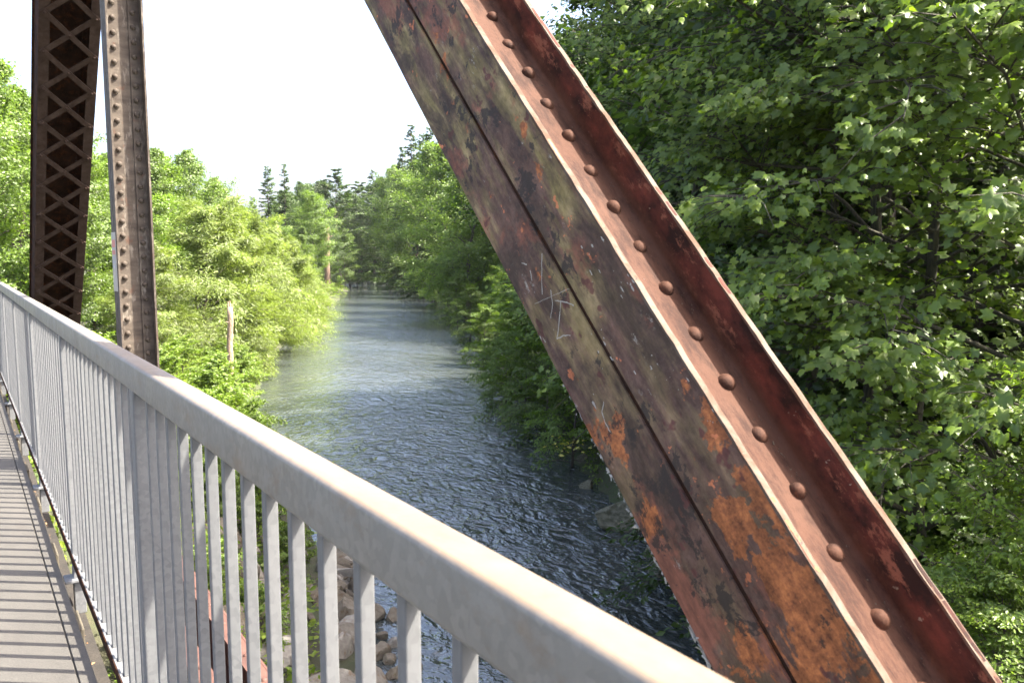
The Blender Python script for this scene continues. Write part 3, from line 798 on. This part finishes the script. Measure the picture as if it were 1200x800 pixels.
def gzf(x, y): return float(gz(x, y))
def plant(key, name, x, y, H, label, cat, group=None, widen=1.0, rot=None, sink=.15, z=None):
    H0, wm, cm = PROTO[key]
    e = empty(name, (x, y, (gzf(x, y) if z is None else z) - sink), (0, 0, rot if rot is not None else (x * 12.9 + y * 7.3) % 6.28))
    s_ = H / H0; e.scale = (s_ * widen, s_ * widen, s_)
    link(bpy.data.objects.new('trunk', wm), e); link(bpy.data.objects.new('crown', cm), e)
    return tag(e, label, cat, group)
def polar(px, d):
    a = YAW + math.atan((px - 600) / F_PX); return d * math.sin(a), d * math.cos(a)
def elev_h(top_py, px, d, x, y, sink=.15):
    """height of a tree d metres off whose top stands at that elevation"""
    a = math.atan((px - 600) / F_PX)
    fwz = -math.sin(PITCH) + math.cos(PITCH) * (400 - top_py) / F_PX
    hor = math.hypot(math.cos(PITCH) + math.sin(PITCH) * (400 - top_py) / F_PX, (px - 600) / F_PX)
    return EYE.z + d * fwz / hor - gzf(x, y) + sink

ORD = ['first', 'second', 'third', 'fourth', 'fifth', 'sixth', 'seventh', 'eighth', 'ninth', 'tenth', 'eleventh', 'twelfth', 'thirteenth', 'fourteenth', 'fifteenth', 'sixteenth', 'seventeenth', 'eighteenth', 'nineteenth', 'twentieth']
TENS = {2: 'twenty', 3: 'thirty', 4: 'forty'}
ORD += [TENS[t] + ('-' + ORD[u - 1] if u else 'th') for t in (2, 3, 4) for u in range(10)][1:]
# left bank: (kind, pixel column, distance, top row, widen)
WIL = [('willow_a', 190, 52, 300, 1.1), ('willow_b', 232, 58, 255, 1.1), ('willow_a', 275, 63, 262, 1.0), ('willow_b', 305, 72, 272, 1.0), ('willow_a', 336, 84, 290, 1.0), ('willow_b', 358, 98, 318, 1.1), ('willow_a', 150, 50, 330, 1.1)]
for i, (k, px, d, top, w) in enumerate(sorted(WIL, key=lambda q: q[1])):
    x, y = polar(px, d)
    plant(k, 'willow', x, y, elev_h(top, px, d, x, y), ORD[i] + ' pale yellow-green willow from the truss post along the left bank', 'willow', 'willows on the left bank', w)
ALD = [('alder_b', -10, 44, 60, 1.0), ('alder_a', 25, 52, 78, 1.0), ('alder_b', 70, 56, 130, 1.0), ('alder_a', 112, 62, 150, 1.0), ('alder_c', 150, 66, 160, 1.1), ('alder_a', 188, 74, 158, 1.0), ('alder_b', 228, 84, 172, .95), ('alder_c', 205, 92, 175, 1.1), ('alder_b', 258, 98, 205, 1.0), ('alder_a', 280, 112, 232, 1.0),
       ('alder_b', 45, 75, 110, 1.1), ('alder_a', 130, 85, 165, 1.1)]
for i, (k, px, d, top, w) in enumerate(sorted(ALD, key=lambda q: q[1])):
    x, y = polar(px, d)
    plant(k, 'alder_tree', x, y, elev_h(top, px, d, x, y), ORD[i] + ' tall leafy alder from the left edge, behind the truss posts and willows', 'tree', 'tall broadleaf trees on the left bank', w)
for k, px, d, top, w, lb in (('fir_a', 318, 150, 196, .95, 'dark pointed conifer left of its taller twin above the willows'), ('fir_b', 337, 156, 192, .9, 'slender conifer with the highest spire above the willows'),
                             ('fir_a', 300, 160, 232, 1.0, 'short dark conifer left of the twin spires'), ('poplar', 400, 205, 190, 1.25, 'tall airy tree behind the red-brown snag'), ('fir_b', 440, 262, 200, 1.2, 'dark conifer in the notch above the far river bend'),
                             ('fir_a', 425, 275, 232, 1.3, 'dark conifer closing the river bend, left of the notch')):
    x, y = polar(px, d); plant(k, 'conifer_tree' if k[0] == 'f' else 'poplar_tree', x, y, elev_h(top, px, d, x, y), lb, 'tree', None, w)
MIDL = [('alder_c', 352, 128, 262, 1.0), ('alder_a', 322, 125, 250, 1.0), ('alder_b', 368, 165, 222, 1.0), ('dark_a', 385, 185, 250, 1.0), ('alder_a', 405, 215, 262, .9), ('dark_b', 350, 175, 232, 1.1), ('dark_a', 412, 232, 225, 1.1), ('dark_b', 290, 150, 245, 1.1), ('alder_b', 398, 222, 285, .8), ('dark_b', 372, 235, 205, 1.2), ('dark_a', 356, 210, 212, 1.2), ('poplar', 418, 250, 205, 1.3), ('dark_a', 335, 190, 222, 1.2), ('poplar', 430, 285, 212, 1.4), ('dark_b', 452, 300, 200, 1.3)]
for i, (k, px, d, top, w) in enumerate(sorted(MIDL, key=lambda q: q[1])):
    x, y = polar(px, d)
    plant(k, 'broadleaf_tree', x, y, elev_h(top, px, d, x, y), ORD[i] + ' mid-distance tree from the left, between the willows and the river bend', 'tree', 'trees towards the bend on the left bank', w)
for i, (y, inl, H) in enumerate(((56, 1.2, 4.8), (63, 1.6, 6.0), (70, 1.4, 6.4), (78, 1.8, 6.5), (87, 1.6, 7.0), (97, 1.5, 6.8), (108, 1.8, 6.5), (120, 2.0, 6.0))):
    x = float(shore_l(y)) - inl
    plant(('willow_b', 'willow_a')[i % 2], 'waterside_willow', x, y, H, ORD[i] + ' low willow hanging over the left waterline, counted from the bleached snag', 'willow', 'willows on the left waterline', 1.05)
rg = random.Random(8)
SH = []
for k in range(34):          # low sunny shrubs and weeds near the bridge end on the left bank
    y = rg.uniform(16, 62); x = float(shore_l(y)) - rg.uniform(1.2, 9); SH.append((x, y, rg.uniform(1.2, 2.8)))
for k in range(34):
    y = rg.uniform(20, 37); x = float(shore_l(y)) - rg.uniform(.8, 7); SH.append((x, y, rg.uniform(1.3, 2.5)))
for k in range(16):
    y = rg.uniform(12, 21); x = float(shore_l(y)) - rg.uniform(2.2, 5); SH.append((x, y, rg.uniform(.6, 1.1)))
for k in range(16):
    y = rg.uniform(40, 58); x = float(shore_l(y)) - rg.uniform(.2, 2.5); SH.append((x, y, rg.uniform(1.4, 2.4)))
for k in range(12):
    y = rg.uniform(110, 215); x = float(shore_l(y)) - rg.uniform(.5, 5); SH.append((x, y, rg.uniform(1.8, 3.6)))
for i, (x, y, h) in enumerate(SH):
    plant('shrub_a' if i % 2 else 'shrub_b', 'bank_shrub', x, y, h, 'bright green shrub low on the sunny left bank', 'shrub', 'shrubs on the sunny left bank', 1.15)

for i, y in enumerate(np.arange(24, 172, 4.3)):
    x = float(shore_r(y)) + rg.uniform(.4, 4.0)
    plant(('bush', 'dbush', 'bush')[i % 3], 'bank_bush', x, y, rg.uniform(2.0, 5.4) * (1 + y / 220), 'low green bush, ' + ORD[i] + ' along the right waterline counted from the bridge', 'shrub', 'bush row along the right waterline', rg.uniform(.9, 1.2))
# snags
def snag(px, d, top, bot, rr, m, lb, seed):
    x, y = polar(px, d); r = random.Random(seed); z0 = gzf(x, y) - .3
    H = elev_h(top, px, d, x, y) + .15
    n = 12; pts = [(r.gauss(0, .02) + .012 * i, r.gauss(0, .02), H * i / n) for i in range(n + 1)]
    e = tag(empty('dead_tree', (x, y, z0)), lb, 'snag')
    mb = MB().tube(pts, [rr * (1.15 - .25 * i / n) * r.uniform(.94, 1.06) for i in range(n + 1)], 10)
    mb.build('trunk', m, e, True)
    sp_ = MB()
    for k in range(5):
        a = r.uniform(0, 6.28); q = Vector((pts[-1][0] + math.cos(a) * rr * .6, pts[-1][1] + math.sin(a) * rr * .6, H - .15)); sp_.tube([q, q + Vector((0, 0, r.uniform(.2, .55)))], [rr * .3, .02], 4)
    sp_.build('broken_top', m, e)
    for k in range(3):
        a = r.uniform(0, 6.28); q = Vector((pts[6 + 2 * k][0], pts[6 + 2 * k][1], pts[6 + 2 * k][2])); MB().tube([q, q + Vector((math.cos(a), math.sin(a), .3)) * rr * 2.2], [rr * .25, rr * .12], 5).build('branch_stub', m, e)
snag(266, 48.5, 360, 430, .17, SNAGW, 'bleached bare dead trunk standing in front of the willows', 1)
snag(384, 180, 266, 328, .58, SNAGR, 'tall red-brown dead trunk near the far point of the left bank', 2)

# right bank forest, rows going inland
PXT = [(430, .085), (465, .125), (483, .150), (505, .165), (540, .22), (600, .30), (640, .36), (700, .6), (2000, .8)]
rg = random.Random(21)
n_r = row0 = 0
for row, (inl, step) in enumerate(((6.0, 5.5), (10.5, 7), (14, 8.5), (24, 10), (38, 14))):
    y = 58.0 if row == 0 else 30.0 if row == 1 else 18.0
    while y < 262:
        yy = y + rg.uniform(-1.5, 1.5); x = float(shore_r(yy)) + inl + rg.uniform(-1, 1.5); d = math.hypot(x, yy)
        a = math.atan2(x, yy) - YAW; px = 600 + F_PX * math.tan(a)
        lim = np.interp(px, [p for p, _ in PXT], [e for _, e in PXT])
        H = rg.uniform(.8, 1.05) * (EYE.z + lim * d - gzf(x, yy)) * (.80 if row == 0 else .93 if row == 1 else 1.0)
        H = min(H, rg.uniform(13, 17) if row < 3 and yy < 55 else rg.uniform(16, 22) if yy < 55 else rg.uniform(21, 30))
        if row == 0: H = min(H, rg.uniform(9, 15))
        H = max(H, 5)
        key = rg.choice(['alder_a', 'alder_b', 'alder_c', 'alder_b', 'alder_a']) if row < 2 else rg.choice(['dark_a', 'dark_b', 'fir_a', 'fir_b', 'alder_b', 'poplar'])
        w = min(1.25, max(.95, 13 / H)) if row < 2 else 1.1
        plant(key, 'conifer_tree' if key[0] == 'f' else 'forest_tree', x, yy, H, 'dark conifer in the wood above the right bank' if key[0] == 'f' else ('leafy tree over the water, ' + ORD[row0] + ' along the right bank from the bridge' if row == 0 else 'leafy tree in the wood on the right bank slope'), 'tree',
              ('conifers of the right bank' if key[0] == 'f' else 'trees at the edge of the right bank' if row == 0 else 'trees of the wood on the right bank'), w)
        y += step * rg.uniform(.8, 1.25) * (1 if y < 90 else 1.5); n_r += 1; row0 += int(row == 0)
x, y = polar(484, 215); plant('fir_b', 'conifer_tree', x, y, elev_h(146, 484, 215, x, y), 'tallest conifer on the far right-bank skyline', 'tree', None, 1.0)
x, y = polar(497, 190); plant('fir_a', 'conifer_tree', x, y, elev_h(158, 497, 190, x, y), 'conifer just right of the tallest one on the right-bank skyline', 'tree', None, 1.0)
for i, (px, d) in enumerate(((415, 300), (432, 296), (448, 300), (466, 292), (400, 306))):      # wood closing the bend
    x, y = polar(px, d); plant(('dark_a', 'dark_b')[i % 2], 'forest_tree', x, y, 24 + 2 * (i % 3), ORD[i] + ' of the shaded trees closing off the river at the bend', 'tree', 'trees closing the river bend', 1.2)
yb = 225.0
for i in range(16):
    x = float(shore_r(yb)) + (2.0 if i % 2 else .8)
    plant(('dark_b', 'dbush', 'dark_a', 'bush')[i % 4], 'bend_tree', x, yb, (13, 5.5, 11, 6)[i % 4] + i % 3, ORD[i] + ' low dark tree over the water round the river bend', 'tree', 'low trees round the river bend', 1.35)
    yb += 5.5
for i in range(10):
    y = 238 + i * 5; x = float(shore_l(y)) - 1.2
    plant(('bush', 'dbush')[i % 2], 'bend_shrub', x, y, 4.5 + i % 3, ORD[i] + ' shrub at the tip of the left bank by the bend', 'shrub', 'shrubs at the tip of the left bank', 1.3)
for i, (k, px, d, top) in enumerate((('alder_b', 466, 225, 190), ('fir_b', 474, 205, 172), ('alder_a', 490, 180, 178), ('fir_a', 506, 165, 150), ('alder_b', 512, 140, 165), ('alder_c', 524, 120, 140), ('alder_a', 545, 105, 130), ('dark_b', 458, 245, 200))):
    x, y = polar(px, d); plant(k, 'conifer_tree' if k[0] == 'f' else 'forest_tree', x, y, elev_h(top, px, d, x, y), ('conifer' if k[0] == 'f' else 'leafy tree') + ' on the right-bank skyline left of the diagonal, ' + ORD[i] + ' of eight', 'tree', 'skyline trees of the right bank', 1.0)
# overhanging waterside bushes on the right
BUS = [(592, 45, 405, 'dbush', 1.0), (566, 62, 372, 'bush', 1.0), (550, 80, 352, 'dbush', 1.0), (672, 32, 400, 'bush', .9), (640, 37, 380, 'dbush', .9), (618, 42, 370, 'bush', .9), (536, 100, 340, 'bush', 1.0), (522, 130, 330, 'bush', 1.0)]
for i, (px, d, top, k, w) in enumerate(sorted(BUS, key=lambda q: q[1])):
    a = YAW + math.atan((px - 600) / F_PX); x, y = polar(px, d)
    plant(k, 'waterside_bush', x, y, max(2.2, elev_h(top, px, d, x, y)), ORD[i] + ' bush overhanging the water at the foot of the right bank, counted upstream', 'shrub', 'bushes along the right waterline', w, z=max(gzf(x, y), WATER + .15))

# ---- near maples on the right, every leaf real
LEAF_ME = {}
tv, tf = TEMPL['maple']
LEAF_ME = [fast_mesh('leaf', MAPV[k], tf, L_MAPLE) for k in range(4)]
def near_maple(seed, x, y, H, R, label, nl=48, twigs=16, lpt=15, lsize=.165, picks=300, m=L_MAPLE, lean=(0, 0), bias_to=None, base=.06, trunk_r=.16):
    z0 = gzf(x, y) - .2
    b = None if bias_to is None else (bias_to, .35)
    wood, P, N, T, Z = grow(seed, H, R, tall_p, nl, twigs, lpt, lsize, elev=(8, 48), droop=.22, flat=.62, base=base, trunk_r=trunk_r, lean=lean, bias=b, jitter=.24)
    tocam = nrm(np.array([EYE.x - x, EYE.y - y, 0.0])); N = N + tocam * .45
    e = tag(empty('maple_tree', (x, y, z0)), label, 'tree', None)
    wood.build('trunk', BARK_MOSS, e, True)
    if picks:
        W = P + np.array([x, y, z0]) - np.array(EYE)
        fw = np.array([math.sin(YAW) * math.cos(PITCH), math.cos(YAW) * math.cos(PITCH), -math.sin(PITCH)]); rt = np.array([math.cos(YAW), -math.sin(YAW), 0]); up = np.cross(rt, fw)
        dz = W @ fw; ok = (dz > 1) & (np.abs(W @ rt / dz) < .63) & (np.abs(W @ up / dz) < .42)
        key = np.where(ok, np.linalg.norm(W, axis=1) / Z, 1e9); idx = np.argsort(key)[:picks]; idx = idx[key[idx] < 1e8]
        B, T2, N2 = leaf_frames(N[idx], T[idx])
        for j, i in enumerate(idx):
            o = bpy.data.objects.new('leaf', LEAF_ME[j % 4]); s_ = Z[i]
            mt = Matrix(((B[j][0] * s_, T2[j][0] * s_, N2[j][0] * s_, P[i][0]), (B[j][1] * s_, T2[j][1] * s_, N2[j][1] * s_, P[i][1]), (B[j][2] * s_, T2[j][2] * s_, N2[j][2] * s_, P[i][2]), (0, 0, 0, 1)))
            o.parent = e; o.matrix_local = mt; COL.objects.link(o)
        keep = np.ones(len(P), bool); keep[idx] = False; P, N, T, Z = P[keep], N[keep], T[keep], Z[keep]
    cr = link(bpy.data.objects.new('foliage', leaves_mesh('foliage', 'maple', P, N, T, Z, m)), e); tag(cr, kind='stuff')
    return e
cam_az = lambda x, y: math.atan2(EYE.y - y, EYE.x - x)
for a in ((31, 935, 17.0, 17, 4.2, 'broad maple with layered leaf sprays just right of the rusted diagonal'),
          (32, 1010, 15.5, 17, 4.6, 'maple with bare dark limbs in the middle of the right-hand wood'),
          (33, 1110, 14.2, 15, 4.4, 'maple with a slim dark trunk showing near the right edge'),
          (34, 1230, 13.0, 15, 4.4, 'maple hanging in from the right edge of the view'),
          (35, 805, 24.5, 20, 5.6, 'sunlit maple whose crown tops out above the diagonal'),
          (36, 722, 33.0, 17, 4.6, 'maple over the water left of the rusted diagonal')):
    x, y = polar(a[1], a[2])
    near_maple(a[0], x, y, a[3], a[4], a[5], base=.06 if a[1] > 1050 else .24, bias_to=cam_az(x, y), picks=300 if a[2] < 26 else 0)
# darker second rank filling the slope behind them
for i, (px, d, H) in enumerate(((745, 40, 21), (850, 32, 21), (950, 24, 22), (1050, 22, 23), (1150, 21, 20), (800, 42, 23), (920, 34, 24), (700, 46, 20), (1020, 27, 26), (1120, 27, 24), (1220, 29, 22))):
    x, y = polar(px, d)
    plant(('dark_a', 'dark_b', 'fir_a')[i % 3], 'conifer_tree' if i % 3 == 2 else 'forest_tree', x, y, H, ('dark conifer' if i % 3 == 2 else 'shaded tree') + ' deep in the right-hand wood, ' + ORD[i] + ' of its rank', 'tree', 'conifers deep in the right wood' if i % 3 == 2 else 'shaded trees deep in the right wood', 1.15)
# small-leaved bright bushes low at the right edge, and understory
for i, (px, d, top, w, lb) in enumerate(((1195, 9.6, 590, 1.0, 'small-leaved bright green bush in the lower right corner'), (1262, 10.2, 400, .8, 'tall small-leaved bush at the right edge below the maples'), (1150, 11.5, 690, .9, 'leafy bush beside the lower end of the diagonal'))):
    x, y = polar(px, d); z = -4.6
    e = plant('fine_bush', 'bright_bush', x, y, EYE.z - (top - 300) / 945 * d * 1.05 - z, lb, 'shrub', None, w, z=z)
for i in range(26):
    px, d = rg.uniform(700, 1280), rg.uniform(14, 24); x, y = polar(px, d)
    if x < float(shore_r(y)) + .4: continue
    plant('dshrub', 'understory_shrub', x, y, rg.uniform(1.6, 3.4), 'dark shrub under the trees of the right bank', 'shrub', 'undergrowth of the right bank', 1.2)

a = polar(670, 26.5); yr_ = np.random.default_rng(9); n = 36
Py = yr_.normal(0, 1, (n, 3)) * np.array([.38, .38, .10]); Py[:, 2] -= np.abs(Py[:, 0]) * .25
ys_ = tag(empty('yellow_sprig', (a[0], a[1], -4.75)), 'sprig of yellow leaves low over the water beside the diagonal', 'plant')
link(bpy.data.objects.new('foliage', leaves_mesh('foliage', 'oval', Py, np.array([0, 0, 1.]) + yr_.normal(0, .4, (n, 3)), yr_.normal(0, 1, (n, 3)), .17 * yr_.uniform(.6, 1.2, n), L_YEL)), ys_)
MB().tube([(0, 0, -.05), (.5, .4, 0), (2.2, 1.2, .35)], [.006, .012, .02], 5).build('twig', BARK, ys_)
# ------------------------------------------------------------------ rocks
def rock_mesh(seed, m):
    import bmesh
    r = random.Random(seed); bm = bmesh.new(); bmesh.ops.create_icosphere(bm, subdivisions=3, radius=1)
    planes = [(Vector((r.gauss(0, 1), r.gauss(0, 1), r.gauss(0, 1))).normalized(), r.uniform(.48, .80)) for _ in range(13)]
    for v in bm.verts:
        d = v.co.normalized(); k = 1.0
        for n, o in planes:
            c = d.dot(n)
            if c > 0: k = min(k, o / c)
        v.co = d * (k + .006 * math.sin(d.x * 14 + seed) * math.cos(d.y * 17))
    me = bpy.data.meshes.new('rock'); bm.to_mesh(me); bm.free(); me.materials.append(m); shade(me, True); me.set_sharp_from_angle(angle=rad(18)); return me
M = Mat('riprap_stone', .85)
c = M.mix(M.ramp(M.noise(2.2, 6, .65), (.35, 0.0), (.65, 1.0)), (.20, .18, .16), (.36, .34, .31))
c = M.mix(M.ramp(M.noise(3.1, 5, .65, M.map((1, 1, 1), loc=(3, 2, 7))), (.56, 0.0), (.66, .8)), c, (.17, .105, .05))
oi = M.n.new('ShaderNodeObjectInfo'); c = M.mix(1.0, c, M.ramp(oi.outputs['Random'], (0.0, (.30, .27, .22)), (.5, (.52, .45, .34)), (1.0, (.85, .84, .80))), 'MULTIPLY')
M.col(c); M.bump(M.noise(9, 7, .7), .5, .05); STONE = M.m
M = Mat('mossy_stone', .9)
M.col(M.mix(M.ramp(M.noise(4, 6, .7), (.4, 0.0), (.6, 1.0)), (.085, .08, .045), (.20, .185, .13))); M.bump(M.noise(9, 7, .7), .8, .08); MOSS = M.m
rocks = [rock_mesh(40 + i, STONE) for i in range(6)]
rg = random.Random(4)
for i in range(170):
    y = rg.uniform(9.5, 21.5); dl = rg.uniform(-1.1, 4.0); x = float(shore_l(y)) - dl; s_ = rg.uniform(.22, .62) * (1 if dl > -.3 else .7)
    o = link(bpy.data.objects.new('boulder', rocks[i % 6])); o.location = (x, y, max(gzf(x, y), WATER - .1) + s_ * .15); o.rotation_euler = [rg.uniform(0, 6.28) for _ in range(3)]
    o.scale = (s_ * rg.uniform(.8, 1.3), s_ * rg.uniform(.8, 1.3), s_ * rg.uniform(.6, .95))
    tag(o, 'angular riprap boulder on the left bank below the railing', 'boulder', 'riprap boulders under the bridge')
x, y = 17.0, 18.6
o = link(bpy.data.objects.new('mossy_boulder', rock_mesh(77, MOSS))); o.location = (x, y, WATER + .25); o.scale = (1.25, 1.0, .72); o.rotation_euler = (.2, .1, .7)
tag(o, 'big mossy boulder at the waterline left of the diagonal', 'boulder')
for i in range(16):
    y = rg.uniform(14, 60); x = float(shore_r(y)) - rg.uniform(-.5, .7); s_ = rg.uniform(.25, .55)
    o = link(bpy.data.objects.new('mossy_boulder', bpy.data.meshes['rock'] if False else o.data)); o.location = (x, y, WATER + .05); o.scale = (s_, s_ * .8, s_ * .6); o.rotation_euler = (0, .2, i)
    tag(o, 'small mossy stone along the right waterline', 'boulder', 'stones along the right waterline')

# ------------------------------------------------------------------ ground cover
r = np.random.default_rng(2)
def cover(n, xs, ys, m, name, label, size, kind, cond, lift=.25):
    x = r.uniform(*xs, n); y = r.uniform(*ys, n); k = cond(x, y); x, y = x[k], y[k]
    z = gz(x, y) + r.uniform(0, lift, len(x)) * (1 + .8 * wob(x * 1.7, y * 1.7)); P = np.stack([x, y, z], -1)
    N = np.array([0, 0, 1.]) + r.normal(0, .55, P.shape); T = r.normal(0, 1, P.shape)
    o = link(bpy.data.objects.new(name, leaves_mesh(name, kind, P, N, T, size * r.uniform(.5, 1.3, len(P)), m))); tag(o, label, 'plants', kind='stuff')
cover(110000, (-4, 14), (9, 62), L_GRASS, 'ground_cover', 'bright green weeds covering the left bank below the railing', .17, 'oval', lambda x, y: (shore_l(y) - x > 1.0) & ~((x < 1.6) & (y < 15)) & ((shore_l(y) - x > 3.0) | (y > 21) | (r.random(len(x)) < .5)), .55)
cover(26000, (20, 95), (62, 240), L_GRASS, 'bank_grass', 'pale green grass on the far point of the left bank', .5, 'oval', lambda x, y: (shore_l(y) - x > .2) & (shore_l(y) - x < 12), .9)
cover(330000, (9, 110), (-2, 260), L_SHADE, 'forest_undergrowth', 'dark green ferns and ivy on the shaded right bank', .2, 'frond', lambda x, y: (x - shore_r(y) > -.1) & (x - shore_r(y) < np.where(y < 50, 13, 4)), .6)

# ------------------------------------------------------------------ summer haze over the valley
M = bpy.data.materials.new('thin_haze'); M.use_nodes = True
for n_ in list(M.node_tree.nodes):
    if n_.type != 'OUTPUT_MATERIAL': M.node_tree.nodes.remove(n_)
pv = M.node_tree.nodes.new('ShaderNodeVolumePrincipled'); pv.inputs['Density'].default_value = HAZE; pv.inputs['Color'].default_value = (.93, .96, 1, 1); pv.inputs['Anisotropy'].default_value = .2
M.node_tree.links.new(pv.outputs[0], M.node_tree.nodes['Material Output'].inputs['Volume'])
hz = MB().box(-2600, 2600, -2600, 2600, WATER - 3, 60).build('haze', M); tag(hz, kind='stuff')
